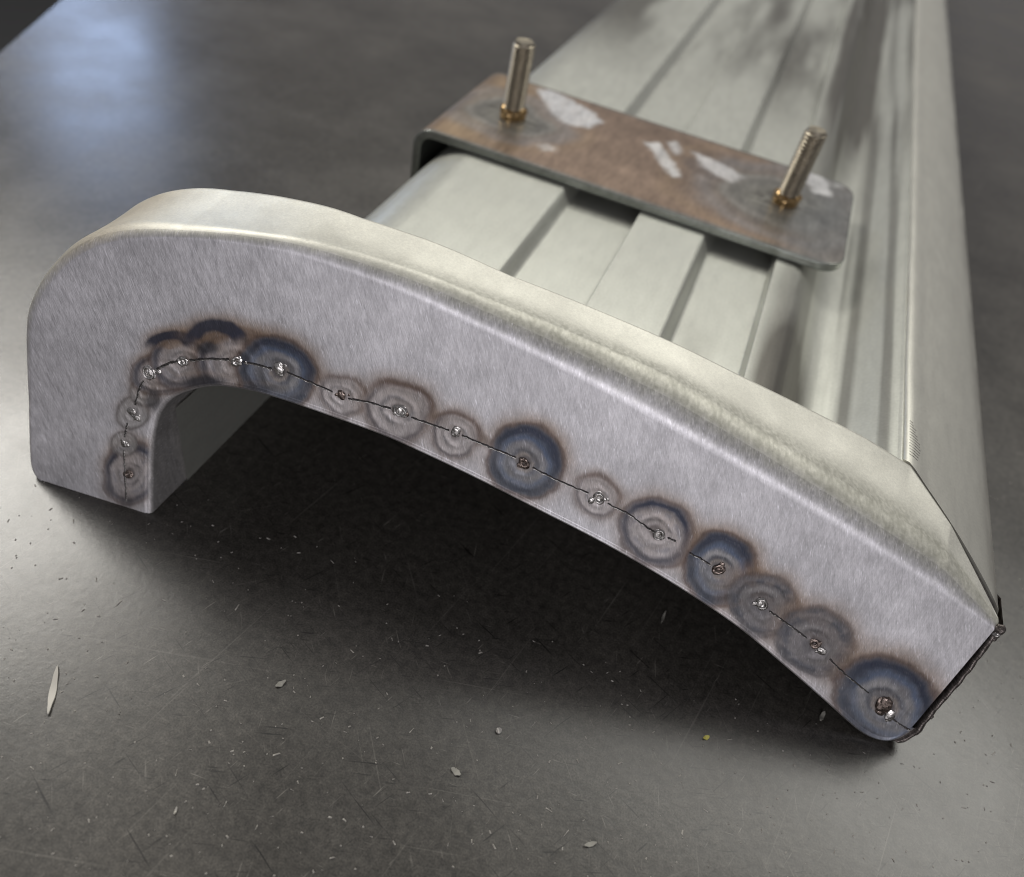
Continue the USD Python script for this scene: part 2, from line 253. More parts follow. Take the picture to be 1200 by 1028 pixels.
BASE = np.array([0.63, 0.615, 0.632])
def heat(x, z):
    """Temper colours left by the tack welds on the end face, and the relief they leave."""
    q = np.stack([x, z * 0, z], -1)
    col = np.broadcast_to(BASE, x.shape + (3,)).copy()
    col = col * (0.80 + 0.40 * fbm(q * np.array([34, 34, 34]), 4, 5))[..., None]
    bump = np.zeros_like(x)
    info = []
    for k, (p, ra, rc, s, style) in enumerate(WELDS):
        c = face_pt(p)
        e = np.array([face_pt((p[0] + 10, p[1])) - c, face_pt((p[0], p[1] + 10)) - c]).T / 10
        d = np.linalg.inv(e) @ np.stack([x - c[0], z - c[1]]).reshape(2, -1)       # back in px
        th = math.radians(28 if p[0] > 300 else 0)
        dx, dy = d[0] * math.cos(th) + d[1] * math.sin(th), -d[0] * math.sin(th) + d[1] * math.cos(th)
        r = np.sqrt((dx / ra)**2 + (dy / rc)**2).reshape(x.shape)
        ang = np.arctan2(dy, dx).reshape(x.shape)
        r = r * (1 + 0.24 * (noise(np.stack([np.cos(ang) * .9 + k * 7.7, np.sin(ang) * .9, x * 0], -1), 3) - 0.5)) + 0.17 * (fbm(q * 170 + k, 4, 9) - 0.5)
        lop = 0.5 + 0.5 * np.cos(ang - (-math.pi / 2 + rng.uniform(-.7, .7)))       # stronger on one side
        info.append((c, r))
        nm = smoothstep(.38, .60, fbm(q * 210 + k * 5.3, 3, 27))
        RG = lambda c_, w_: np.exp(-((r - c_) / (w_ * 1.3))**2) * nm * 1.1
        fadeo = 1 - smoothstep(0.95, 1.65, r)
        hs = {'blue': 1.0, 'ring': .85, 'grey': .9, 'brown': .75, 'pale': .4, 'arc': .8, 'soot': .35}[style] * s
        up = smoothstep(-0.2, 0.75, -np.sin(ang))
        wv = 0.45 + 0.55 * up
        col = mixc(col, (0.30, 0.20, 0.125), fadeo**1.7 * 0.75 * hs * (wv if style != 'arc' else up))
        NAVY = np.array((0.032, 0.038, 0.062))
        if style == 'arc':
            col = mixc(col, NAVY, np.clip(1.25 * np.exp(-((r - 0.74) / 0.25)**4), 0, 1) * smoothstep(-.1, .45, -np.sin(ang)) * .93)
            continue
        if style == 'soot':
            col = mixc(col, (0.05, 0.05, 0.058), (1 - smoothstep(.35, 1.15, r)) * s)
            continue
        edge = (1 - smoothstep(0.90, 1.02, r)) * (.8 + .2 * nm)
        if style == 'blue':
            col = mixc(col, (0.165, 0.18, 0.205), edge * .95)
            col = mixc(col, (0.11, 0.07, 0.055), np.exp(-((r - 1.0) / 0.07)**2) * .7)
            col = mixc(col, NAVY, np.exp(-((r - 0.82) / 0.15)**2) * (.62 + .38 * up))
            col = mixc(col, (0.10, 0.14, 0.23), np.exp(-((r - 0.64) / 0.08)**2) * .75 * wv)
            col = mixc(col, (0.36, 0.34, 0.33), RG(0.47, 0.09) * .55)
            col = mixc(col, (0.12, 0.125, 0.15), RG(0.33, 0.05) * .6)
            col = mixc(col, (0.40, 0.33, 0.27), RG(0.22, 0.06) * .5)
        elif style == 'ring':
            col = mixc(col, (0.47, 0.43, 0.42), edge * .9)
            col = mixc(col, (0.12, 0.08, 0.065), np.exp(-((r - 1.0) / 0.08)**2) * .6 * s)
            col = mixc(col, NAVY * 1.1, np.exp(-((r - 0.84) / 0.14)**2) * 1.0 * s * (.75 + .25 * up))
            col = mixc(col, (0.24, 0.24, 0.27), RG(0.60, 0.05) * .5)
            col = mixc(col, (0.20, 0.19, 0.19), RG(0.36, 0.05) * .6)
        elif style == 'grey':
            col = mixc(col, (0.14, 0.135, 0.142), edge * .92)
            col = mixc(col, (0.10, 0.075, 0.07), np.exp(-((r - 0.98) / 0.08)**2) * .6 * wv)
            col = mixc(col, (0.10, 0.105, 0.125), RG(0.72, 0.09) * .6)
            col = mixc(col, (0.30, 0.285, 0.275), RG(0.50, 0.09) * .45)
        elif style == 'brown':
            col = mixc(col, (0.43, 0.39, 0.375), edge * .8)
            col = mixc(col, (0.115, 0.07, 0.05), np.exp(-((r - 0.92) / 0.14)**2) * .95 * s * wv)
            col = mixc(col, (0.10, 0.09, 0.10), np.exp(-((r - 0.80) / 0.08)**2) * .6 * s * (1.2 - up))
            col = mixc(col, (0.16, 0.16, 0.17), RG(0.42, 0.06) * .6 * s)
        else:
            col = mixc(col, (0.42, 0.40, 0.385), edge * .8)
            col = mixc(col, (0.12, 0.10, 0.095), np.exp(-((r - 0.92) / 0.12)**2) * .8 * s)
        core = 1 - smoothstep(0.12, 0.24, r)
        col = mixc(col, (0.12, 0.10, 0.095), core * 0.75 * s)
        bump += 1.3 * s * (-0.00022 * np.exp(-((r - 0.0) / 0.55)**2) + 0.00016 * np.exp(-((r - 0.40) / 0.09)**2) + 0.00008 * np.exp(-((r - 0.74) / 0.07)**2))
    streak = fbm(np.stack([x * 900 + z * 420, x * 0, z * 160 - x * 80], -1), 3, 21)
    return col * (0.86 + 0.28 * streak)[..., None], bump

def build_cap():
    nf, nr, ns = 120, 9, 34
    cols, ycols, kinds = [], [], []
    # section: rear wall bottom -> inner return -> inner rounding -> face -> outer rounding -> top strip -> rear wall
    P3 = []
    ri = 0.0022
    inner_dep = np.interp(u, [0, .2, .4, 1], [.062, .048, .022, .012])
    yI, yO = yface(I[:, 0], I[:, 1]), yface(O[:, 0], O[:, 1])
    def add(xz, y, tag):
        P3.append(np.column_stack([xz[:, 0], y, xz[:, 1]])); kinds.append(tag)
    Iin = I + nI * ri                                  # face starts inside the inner rounding
    for d in np.linspace(1, 0, 6):
        add(I, yI + ri + (inner_dep - ri) * d, 'ret')
    for a in np.linspace(0, math.pi / 2, nr)[1:]:
        add(I + nI * ri * (1 - math.cos(a)), yI + ri * (1 - math.sin(a)), 'ret')
    for t in np.linspace(0, 1, nf)[1:]:
        xz = Iin * (1 - t) + O * t
        add(xz, yface(xz[:, 0], xz[:, 1]), 'face')
    for a in np.linspace(0, math.pi / 2, 14)[1:]:
        xz = O + nO * (off * math.sin(a))[:, None]
        add(xz, yO * math.sin(a) + yface(xz[:, 0], xz[:, 1]) * (1 - math.sin(a)) + ry * (1 - math.cos(a)) * 1.0, 'round') if False else add(xz, yface(xz[:, 0], xz[:, 1]) * 1.0 - 0.30 * off * (math.sin(a) - math.sin(a * 1.0)) + (ry - 0.30 * off) * (1 - math.cos(a)), 'round')
    Oo = O + nO * off[:, None]
    for t in np.linspace(0, 1, ns)[1:]:
        xz = Oo.copy(); y = yO + ry + (width - ry) * t
        lim = np.where(xz[:, 0] > MIT0[0], MIT0[1] + (xz[:, 0] - MIT0[0]) / (MIT1[0] - MIT0[0]) * (MIT1[1] - MIT0[1]) - 0.0006, 9)
        y1 = np.minimum(yO + width, lim)
        y = yO + ry + np.maximum(y1 - yO - ry, 0.0005) * t
        xz[:, 1] += rise * t**1.5 - 0.0006 * np.sin(t * math.pi)
        add(xz, y, 'strip')
    yb = P3[-1][:, 1]
    zb = P3[-1][:, [0, 2]]
    for t in (0.02, 0.5, 1):                         # rear wall of the rim
        xz = zb * (1 - 0.72 * t) + I * 0.72 * t
        add(xz, yb + 0.0008 * (t > .01), 'rear')
    V = np.stack(P3, 1)                               # NU x M x 3
    kinds_a = np.array(kinds)
    col, bmp = heat(V[:, :, 0], V[:, :, 2])
    fw = np.isin(kinds_a, ['face', 'ret'])
    nrm = np.array([0.117, -0.95, 0.285]); nrm /= np.linalg.norm(nrm)
    V = V + (nrm * (np.where(fw, 1, 0)[None, :, None]) * bmp[..., None])
    rdk = np.array([1.0 if k == 'ret' else 0.0 for k in kinds]); ir_ = np.where(kinds_a == 'ret')[0]; rdk[ir_] = np.clip(np.linspace(2.2, 0, len(ir_)), 0, 1)
    col = mixc(col, (0.55, 0.53, 0.52), np.broadcast_to(rdk, V.shape[:2]))
    stripc = np.array([0.56, 0.55, 0.49])
    q = V * np.array([60, 60, 60])
    sc = stripc * (0.9 + 0.2 * fbm(q, 4, 3))[..., None]
    # grinding smear along the front of the strip, and a straw tint at the far left of the top
    gb = np.zeros(len(kinds)); si_ = np.where(kinds_a == 'strip')[0]; gb[si_] = 1 - smoothstep(.05, .42, np.linspace(0, 1, len(si_))); gb[np.where(kinds_a == 'round')[0]] = 1
    gr = gb[None] * np.interp(V[..., 0], [-.15, -.05, .12, .15], [0, 1, 1, .6]) * (0.30 + 0.75 * smoothstep(.25, .75, fbm(V * 1000, 3, 19)))
    sc = mixc(sc, (0.31, 0.305, 0.26), np.clip(gr * .85, 0, 1))
    straw = np.exp(-((V[..., 0] + .222) / .018)**2) * .4
    sc = mixc(sc, (0.55, 0.44, 0.30), straw)
    w = np.array([{'ret': 0, 'face': 0, 'round': .0, 'strip': 1, 'rear': 1}[k] for k in kinds])
    ri_ = np.where(kinds_a == 'round')[0]
    w[ri_] = 0
    w = w.astype(float); w[ri_] = np.clip(np.linspace(0, 1.7, len(ri_)), 0, 1)**1.5
    ww = w[None, :] * np.ones((NU, 1))
    ww = np.where(ww < 1, ww ** np.interp(u, [.12, .2, .32, .42], [1, .35, .35, 1])[:, None], ww)
    ww = np.clip(ww + (fbm(V * 400, 3, 8) - .5) * 0.6 * (ww > 0) * (ww < 1), 0, 1)
    col = col * (1 - ww[..., None]) + sc * ww[..., None]
    return V, col, kinds
V, col, KINDS = build_cap()
cap_f = grid_faces(*V.shape[:2])[:, ::-1]

part = thing('welded_sheet_part', 'long ribbed sheet steel part with hooked, tack welded end, lying on the dark table', 'metal panel')
NS = next(i for i, k in enumerate(KINDS) if k == 'strip') - 6
Va, Vb = V[:, :NS], V[:, NS - 1:]
obj('end_face', (Va.reshape(-1, 3), grid_faces(*Va.shape[:2])[:, ::-1]), M_cap, part, smooth=True, tint=col[:, :NS].reshape(-1, 3), label='brushed hooked end face with blue and brown weld marks')
obj('front_rim', (Vb.reshape(-1, 3), grid_faces(*Vb.shape[:2])[:, ::-1]), M_rim, part, smooth=True, tint=col[:, NS - 1:].reshape(-1, 3), label='pale curved rim strip over the end face')

# closing plate at the right end of the cap (under the side rim)
def tube(pts, r, n=8, closed=False, rs=None):
    pts = np.asarray(pts, float); m = len(pts)
    t = np.gradient(pts, axis=0); t /= np.linalg.norm(t, axis=1)[:, None]
    ref = np.array([0.13, -0.95, 0.28])
    a = np.cross(t, ref); a /= np.linalg.norm(a, axis=1)[:, None]; b = np.cross(t, a)
    th = np.linspace(0, 2 * math.pi, n, endpoint=False)
    rr = np.full(m, r) if rs is None else np.asarray(rs)
    v = (pts[:, None] + rr[:, None, None] * (a[:, None] * np.cos(th)[None, :, None] + b[:, None] * np.sin(th)[None, :, None])).reshape(-1, 3)
    f = []
    for i in range(m - 1):
        for j in range(n):
            k = (j + 1) % n
            f.append([i * n + j, i * n + k, (i + 1) * n + k, (i + 1) * n + j])
    v = np.vstack([v, pts[0], pts[-1]])
    tri = [[x[0], x[1], x[2]] for x in f] + [[x[0], x[2], x[3]] for x in f]
    tri += [[m * n, (j + 1) % n, j] for j in range(n)] + [[m * n + 1, (m - 1) * n + j, (m - 1) * n + (j + 1) % n] for j in range(n)]
    return trimesh.Trimesh(v, tri, process=False)

# ------------------------------------------------------------------ weld nuggets and the open seam between them
nf_ = np.array([0.117, -0.95, 0.285]); nf_ /= np.linalg.norm(nf_)
t1 = np.array([1, 0.124, 0]); t1 -= nf_ * (t1 @ nf_); t1 /= np.linalg.norm(t1); t2 = np.cross(nf_, t1)
def on_face(p, lift=0.0):
    c = face_pt(p)
    return np.array([c[0], yface(*c), c[1]]) + nf_ * lift
def nugget(p, r, style, seed):
    s = trimesh.creation.icosphere(3, 1.0)
    v = s.vertices * (1 + 0.7 * (fbm(s.vertices * 1.6 + seed * 3.1, 3, seed) - 0.5))[:, None]
    rad = np.linalg.norm(v[:, :2], axis=1)
    h = v[:, 2] * 0.34
    if style == 'crater':
        h = h - 0.5 * np.exp(-(rad / 0.42)**2) * (v[:, 2] > 0)
    elif style == 'ring':
        h = np.where(v[:, 2] > 0, 0.30 * np.exp(-((rad - 0.72) / 0.2)**2), h)
    a = np.random.default_rng(seed).uniform(0, 6.28)
    ca, sa = math.cos(a), math.sin(a)
    x = v[:, 0] * 1.15 * ca - v[:, 1] * sa * .9; y = v[:, 0] * 1.15 * sa + v[:, 1] * ca * .9
    r *= 0.86
    w = on_face(p) + r * (x[:, None] * t1 + y[:, None] * t2 + (h[:, None] - 0.05) * nf_)
    return trimesh.Trimesh(w, s.faces, process=False)
NUG = [((150, 556), .0024, 'crater', 1), ((145, 520), .0018, 'bead', 0), ((154, 482), .0022, 'bead', 0), ((160, 490), .0018, 'bead', 0), ((174, 437), .0034, 'ring', 0), ((214, 424), .0026, 'crater', 0),
       ((277, 424), .0026, 'crater', 0), ((327, 433), .0027, 'bead', 0), ((400, 463), .0020, 'bead', 1), ((469, 482), .0032, 'ring', 0), ((475, 486), .0015, 'bead', 1), ((534, 506), .0024, 'bead', 0),
       ((614, 543), .0025, 'crater', 1), ((702, 584), .0028, 'ring', 0), ((772, 627), .0027, 'ring', 0), ((842, 668), .0028, 'crater', 1), ((893, 708), .0030, 'ring', 0),
       ((955, 755), .0026, 'crater', 1), ((963, 763), .0022, 'bead', 0), ((1036, 826), .0042, 'bead', 1), ((1043, 839), .0026, 'bead', 0)]
for k, (p, r, st, dk) in enumerate(NUG):
    n_ = nugget(p, r, st, k + 1)
    w_ = np.random.default_rng(100 + k)
    for _ in range(3):                                     # molten lumps run together with the bead
        o_ = (p[0] + w_.normal(0, r * 1500), p[1] + w_.normal(0, r * 1100))
        n_ = trimesh.util.concatenate([n_, nugget(o_, r * w_.uniform(.25, .55), 'bead', 300 + 7 * k + _)])
    obj('weld_nugget', n_, M_nugdark if dk else M_nug, part, smooth=True)
SEAMPX = [[(148, 586), (147, 570), (146, 545), (145, 528)], [(146, 512), (149, 496)], [(158, 474), (163, 455), (168, 446)], [(184, 432), (198, 425), (208, 423)],
          [(222, 422), (245, 420), (268, 421)], [(285, 424), (305, 428), (318, 432)], [(336, 436), (362, 447), (390, 459)], [(408, 467), (432, 471), (458, 479)],
          [(482, 489), (505, 497), (526, 504)], [(541, 510), (575, 524), (604, 536)], [(624, 548), (650, 561), (690, 578)], [(712, 590), (735, 601), (758, 618), (766, 623)],
          [(782, 630), (792, 634)], [(808, 648), (822, 655), (832, 662)], [(902, 716), (920, 729), (945, 747)], [(972, 772), (990, 790), (1018, 812)], [(1047, 843), (1056, 850), (1066, 855)]]
for s in SEAMPX:
    P = np.array(s, float)
    t = np.linspace(0, 1, 24); tk = np.linspace(0, 1, len(P))
    q = np.stack([np.interp(t, tk, P[:, 0]), np.interp(t, tk, P[:, 1])], 1) + (np.random.default_rng(len(s) + int(P[0, 0])).normal(0, .25, (24, 2)))
    pts = np.array([on_face(x, 0.00003) for x in q])
    obj('seam_gap', tube(pts, 0.0004, 6, rs=0.00022 + 0.00016 * np.abs(np.sin(t * 9 + P[0, 0]))), M_seam, part, smooth=True)
    pts2 = np.array([on_face((x[0] + .8, x[1] + 1.5), 0.00002) for x in q])
    obj('seam_burr', tube(pts2, 0.0002, 6, rs=0.00010 + 0.00016 * np.abs(np.sin(t * 14 + P[0, 1]))), M_nug, part, smooth=True)

# ------------------------------------------------------------------ ribbed body
ZR, ZL = 0.0866, 0.0800
prof = [(-0.1935, 0.0465), (-0.1815, 0.0470), (-0.1810, 0.0480), (-0.1808, 0.060)]
for a in np.linspace(0, 90, 14)[1:]:
    prof.append((-0.1808 + 0.032 * (1 - math.cos(math.radians(a))), 0.060 + (ZR - 0.060) * math.sin(math.radians(a))))
def step(x0, x1, z0, z1, n=9):
    return [(x0 + (x1 - x0) * t, z0 + (z1 - z0) * (3 * t * t - 2 * t**3)) for t in np.linspace(0, 1, n)]
prof += step(-0.0940, -0.0860, ZR, ZL) + step(-0.0490, -0.0475, ZL, ZR) + step(-0.0110, -0.0040, ZR, ZL) + step(0.0290, 0.0312, ZL, ZR)
prof += [(0.040, ZR), (0.0445, 0.0858), (0.049, 0.0832), (0.0535, 0.0790), (0.0580, 0.0750), (0.0625, 0.0727), (0.0670, 0.0718), (0.0715, 0.0720), (0.0760, 0.0735), (0.0810, 0.0765), (0.0860, 0.0802), (0.0910, 0.0842), (0.0955, 0.0876), (0.0990, 0.0896), (0.1003, 0.0904), (0.1040, 0.0890)]
prof = np.array(prof)
sp = np.r_[0, np.cumsum(np.linalg.norm(np.diff(prof, axis=0), axis=1))]
keep = np.r_[True, np.diff(sp) > 1e-6]; prof, sp = prof[keep], sp[keep]
ss = np.unique(np.r_[sp, np.linspace(0, sp[-1], 240)])
pf = np.stack([PchipInterpolator(sp, prof[:, 0])(ss), PchipInterpolator(sp, prof[:, 1])(ss)], 1)
tt = np.linspace(0, 1, 260)
yy = 0.0 + 2.3 * (0.25 * tt + 0.75 * tt**2.2)
BX = np.repeat(pf[:, None, 0], len(yy), 1); BZ = np.repeat(pf[:, None, 1], len(yy), 1)
zc = np.interp(pf[:, 0], [-.19, -.1, .0, .1], [.05, .10, .08, .06])
y0 = yface(pf[:, 0], np.minimum(pf[:, 1], .08)) + np.interp(pf[:, 0], [-.194, -.181, -.178, -.1, .09, .099, .1004, .104], [.046, .040, .022, .020, .024, .030, .047, .060])
BY = y0[:, None] + yy[None, :]
BZ = BZ + 0.0012 * (fbm(np.stack([BX * 5, BY * 3, BX * 0], -1), 2, 4) - 0.5)
body = np.stack([BX, BY, BZ], -1)
g = np.array([0.53, 0.535, 0.485])
bc = g * (0.97 + 0.06 * fbm(body * np.array([40, 12, 40]), 4, 2))[..., None]
# sooty rub marks that the photograph shows: in the valley near the cap, and towards the far end; the right-hand lengthwise streaks are partly painted reflections
st = fbm(body * np.array([110, 22, 110]), 4, 12)
m1 = np.exp(-((BX - .050) / .012)**2) * np.exp(-((BY - .315) / .040)**2)
m1 = smoothstep(.32, .62, st + .28 * m1) * np.clip(m1 * 1.6, 0, 1)
m2 = smoothstep(.58, .78, BY) * smoothstep(.28, .66, fbm(body * np.array([34, 5, 34]), 4, 31))
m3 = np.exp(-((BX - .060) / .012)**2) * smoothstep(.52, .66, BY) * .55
m4 = np.exp(-((BX - .006) / .010)**2) * np.exp(-((BY - .31) / .03)**2) * smoothstep(.4, .6, st) * .35
m5 = smoothstep(.028, .040, BX) * smoothstep(.46, .66, fbm(np.stack([BX * 150, BY * 2.2, BX * 0], -1), 3, 52)) * .55  # lengthwise streaks: dark reflections painted into the colour, mixed with dirt
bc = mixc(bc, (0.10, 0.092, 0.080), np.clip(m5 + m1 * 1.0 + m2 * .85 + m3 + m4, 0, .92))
br_ = np.exp(-((BX + .135) / .016)**2) * np.exp(-((BY - .268) / .02)**2)
bc = mixc(bc, (0.72, 0.70, 0.64), br_ * .6 * smoothstep(.35, .6, st))
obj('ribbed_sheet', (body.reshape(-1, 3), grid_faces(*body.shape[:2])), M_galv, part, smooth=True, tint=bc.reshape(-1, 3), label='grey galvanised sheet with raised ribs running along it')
# left wall of the body, down to the table
lw = np.array([(x, y, z) for y in (0.2, 0.5, 2.6) for (x, z) in ((-0.1879, 0.0462), (-0.1882, -0.0015))])
obj('side_wall', (lw, grid_faces(3, 2)), M_galv, part, smooth=False, tint=np.tile(g * 1.25, (6, 1)), label='shaded inner wall down the left side')

obj('added_light_stop', trimesh.creation.box(bounds=[(-.1875, 2.45, .001), (.15, 2.452, .076)]), M_galv, part, smooth=False, tint=np.tile(g * .9, (8, 1)))  # unseen plate added to keep light from entering the hollow body
# right side rim: top panel from ridge to outer crease, outer wall
nx_ = 26
xs = np.linspace(0.1003, 0.1512, nx_)
ys = 2.3 * np.linspace(0, 1, 160)**1.8
zt = np.interp(xs, [.1003, .101, .112, .125, .138, .146, .149, .1505, .1512], [.0917, .0925, .0886, .0830, .0762, .0712, .0688, .0668, .0630])
zt = PchipInterpolator([.1003, .101, .112, .125, .138, .146, .149, .1505, .1512], [.0917, .0925, .0886, .0830, .0762, .0712, .0688, .0668, .0630])(xs)
ystart = MIT0[1] + (xs - MIT0[0]) / (MIT1[0] - MIT0[0]) * (MIT1[1] - MIT0[1]) + 0.0030
rim = np.stack([np.repeat(xs[:, None], len(ys), 1), ystart[:, None] + ys[None, :], np.repeat(zt[:, None], len(ys), 1)], -1)
rim[..., 0] += (0.0012 * (fbm(rim * np.array([0, 14, 0]) + 3, 3, 6) - .5)) * np.linspace(1, .3, nx_)[:, None]
# rolled ends: turn the panel down at the mitre and at the outer side
front = rim[:, :1].copy(); front[:, 0, 2] -= 0.004; front[:, 0, 1] += .0004
rim = np.concatenate([front, rim], 1)
low = rim[-1:].copy(); low[..., 2] = 0.0006; low[..., 0] += 0.0012
lo2 = rim[:1].copy(); lo2[..., 2] -= 0.0016; lo2[..., 0] += .0004
rim = np.concatenate([lo2, rim, low], 0)
rc = np.array([0.60, 0.59, 0.53]) * (0.94 + 0.12 * fbm(rim * np.array([60, 16, 60]), 4, 15))[..., None]
edgew = np.exp(-((rim[..., 0] - .1475) / .004)**2) * smoothstep(.3, .6, fbm(rim * np.array([200, 40, 200]), 3, 17))
rc = mixc(rc, (0.30, 0.285, 0.26), edgew * .55)
# rough file marks by the front corner
fm = np.exp(-((rim[..., 0] - .1055) / .0035)**2) * np.exp(-((rim[..., 1] - .303) / .016)**2) * (np.sin(rim[..., 1] * 2 * math.pi / 0.0016) > 0)
obj('side_rim', (rim.reshape(-1, 3), grid_faces(*rim.shape[:2])), M_galv, part, smooth=35, label='pale folded rim along the right side') if False else None
rp = obj('side_rim', (rim.reshape(-1, 3), grid_faces(*rim.shape[:2])), M_galv, part, smooth=True, tint=rc.reshape(-1, 3), label='pale folded rim along the right side')
# file scratches on the rim by the mitred corner
for k in range(13):
    y = .2880 + k * .0019
    x0, x1 = .1022, .1022 + .006 * (1 - abs(k - 4) / 11) + rng.uniform(-.0006, .0006)
    zz = lambda x: float(np.interp(x, xs, zt)) + .00006
    obj('file_mark', tube([(x0, y, zz(x0)), ((x0 + x1) / 2, y - .0003, zz((x0 + x1) / 2)), (x1, y - .0008, zz(x1))], 0.00014, 5), M_seam, part, smooth=True)

# burnt cut edge down the right end: front edge of the outer wall, and a rough lip of slag
zz_ = np.linspace(0.003, 0.0675, 60)
rows = []
for z in zz_:
    y = yface(.149, z)
    w = 0.0026 + 0.0002 * math.sin(z * 160) * math.sin(z * 91) + 0.0002 * math.sin(z * 700)
    xo = 0.1488 - 0.0022 * (1 - smoothstep(0.012, 0.05, z)) - 0.0045 * max(0, (.0125 - z) / .0095)**2
    rows.append([(xo - .0008, y + .002, z), (xo, y - .0002, z), (xo + w * .5, y - .0008 + .0004 * math.sin(z * 900), z), (xo + w, y + .0014, z), (xo + w, y + .016, z), (xo - .001, y + .02, z)])
ce = np.array(rows)
obj('burnt_edge', (ce.reshape(-1, 3), grid_faces(*ce.shape[:2])[:, ::-1]), M_edge, part, smooth=True, label='dark burnt cut edge at the right end of the cap')
for k, (z, r) in enumerate([(0.0668, .0021), (0.0645, .0017), (.0625, .0013), (.020, .0012), (.012, .0010)]):
    s = trimesh.creation.icosphere(3, r); s.vertices *= (1 + .5 * (fbm(s.vertices / r * 1.7 + k * 3, 3, k) - .5))[:, None]
    s.vertices += [0.1503 - 0.0022 * (1 - smoothstep(.012, .05, z)), yface(.149, z) + .0006, z]
    obj('slag_bead', s, M_edge if k != 1 else M_nug, part, smooth=True)
# mitre seam: a dark slot between the two rims
m = np.linspace(0, .95, 20)
pts = np.stack([MIT0[0] + (MIT1[0] - MIT0[0]) * m, MIT0[1] + (MIT1[1] - MIT0[1]) * m + .0014, np.interp(MIT0[0] + (MIT1[0] - MIT0[0]) * m, xs, zt) - 0.0022], 1)
obj('mitre_gap', tube(pts, .0011, 8), M_seam, part, smooth=True)

# ------------------------------------------------------------------ bracket with two studs
ZB, TH = 0.0922, 0.0050
bx0, bx1, by0, by1 = -0.1885, 0.0645, 0.4235, 0.5350
bk = thing('stud_bracket', 'heat tinted flat steel bracket with two upright threaded studs, across the ribbed sheet', 'bracket')
def build_bracket():
    # developed strip: s along the plate then round the bend and down the leg; t across
    rb, rc_ = 0.012, 0.014
    L = [(bx1 - s, ZB, 0, 1) for s in np.linspace(0, bx1 - (bx0 + rb), 300)]
    for a in np.linspace(0, math.pi / 2, 20)[1:]:
        L.append((bx0 + rb - rb * math.sin(a), ZB - rb + rb * math.cos(a), -math.sin(a), math.cos(a)))
    for z in np.linspace(ZB - rb, 0.040, 24)[1:]:
        L.append((bx0, z, -1, 0))
    L = np.array(L)
    nt = 130
    V = np.zeros((len(L), nt, 3)); N = np.zeros_like(V)
    for i, (x, z, nx, nz) in enumerate(L):
        d = bx1 - x if nz > .99 else 9
        ins = rc_ - math.sqrt(max(rc_**2 - (rc_ - d)**2, 0)) if d < rc_ else 0
        ins = min(ins, .05)
        t = np.linspace(by0 + ins, by1 - ins, nt)
        V[i, :, 0], V[i, :, 1], V[i, :, 2] = x, t, z
        N[i, :, 0], N[i, :, 2] = nx, nz
    top = V; bot = V - N * TH
    return L, top, bot
L, top, bot = build_bracket()
n0, n1 = top.shape[:2]
x, y = top[..., 0], top[..., 1]
S1, S2 = np.array([-0.1475, 0.4755]), np.array([0.0255, 0.4815])
q = np.stack([x, y, top[..., 2]], -1)
c = np.broadcast_to(np.array([0.37, 0.27, 0.205]), q.shape).copy()
c *= (0.70 + 0.6 * fbm(q * np.array([14, 40, 14]), 2, 3))[..., None]
wob = (fbm(q * 45, 3, 5) - .5) * .022
c = mixc(c, (0.50, 0.36, 0.22), np.exp(-((x + .165) / .02)**2) * .7)
for S, R_ in ((S1, .040), (S2, .056)):
    d = np.hypot((x - S[0]) * .9, y - S[1]) + wob
    c = mixc(c, (0.28, 0.28, 0.265), (1 - smoothstep(R_ * .35, R_ * 1.15, d)) * .75)
    c = mixc(c, (0.40, 0.42, 0.45), np.exp(-((d - R_ * .82) / .006)**2) * .3)
    c = mixc(c, (0.33, 0.325, 0.285), (1 - smoothstep(R_ * .2, R_ * .7, d)) * .8)
    c = mixc(c, (0.13, 0.12, 0.105), np.exp(-((d - .013) / .006)**2) * smoothstep(.45, .62, fbm(q * np.array([120, 300, 120]), 3, 44)) * .7)
    c = mixc(c, (0.22, 0.215, 0.20), np.exp(-((d - R_ * .45) / .004)**2) * .6)
    c = mixc(c, (0.42, 0.41, 0.38), np.exp(-((d - R_ * .56) / .003)**2) * .5)
    c = mixc(c, (0.45, 0.33, 0.22), np.exp(-((d - R_ * 1.12) / .006)**2) * .4)
c = mixc(c, (0.27, 0.275, 0.27), smoothstep(.020, .050, x + wob) * .75)
c = mixc(c, (0.26, 0.27, 0.26), smoothstep(.0045, .001, np.minimum(y - by0, by1 - y)) * .6)
def patch(c, poly_px, colr, w=1.0, soft=.0028):
    """A ground-bright spot with an outline of its own on the plate."""
    from shapely.geometry import Polygon
    from shapely import points, distance, contains
    P = Polygon([tuple(pix(p, ZB)[:2]) for p in poly_px]).buffer(0)
    pts = points(np.stack([x, y], -1).reshape(-1, 2))
    dd = distance(P.exterior, pts) * np.where(contains(P, pts), -1, 1)
    dd = dd.reshape(x.shape) + (fbm(q * 200, 3, 8) - .5) * .006
    w = w * (0.88 + .12 * smoothstep(.35, .55, fbm(q * np.array([260, 90, 260]), 3, 18)))
    return mixc(c, colr, (1 - smoothstep(-soft, soft, dd)) * w)
WHITE = (0.93, 0.92, 0.92)
c = patch(c, [(628, 104), (646, 106), (668, 116), (692, 130), (707, 143), (690, 150), (666, 146), (650, 136), (640, 122)], WHITE)
c = patch(c, [(630, 170), (640, 168), (652, 174), (650, 179), (636, 177)], (.75, .70, .66), .8)
c = patch(c, [(757, 167), (772, 168), (786, 186), (799, 207), (788, 208), (772, 190)], (.9, .88, .86))
c = patch(c, [(782, 167), (792, 166), (800, 178), (792, 182)], (.75, .72, .7))
c = patch(c, [(812, 178), (828, 184), (850, 194), (873, 208), (858, 213), (840, 206), (822, 196)], (.88, .86, .85), .9)
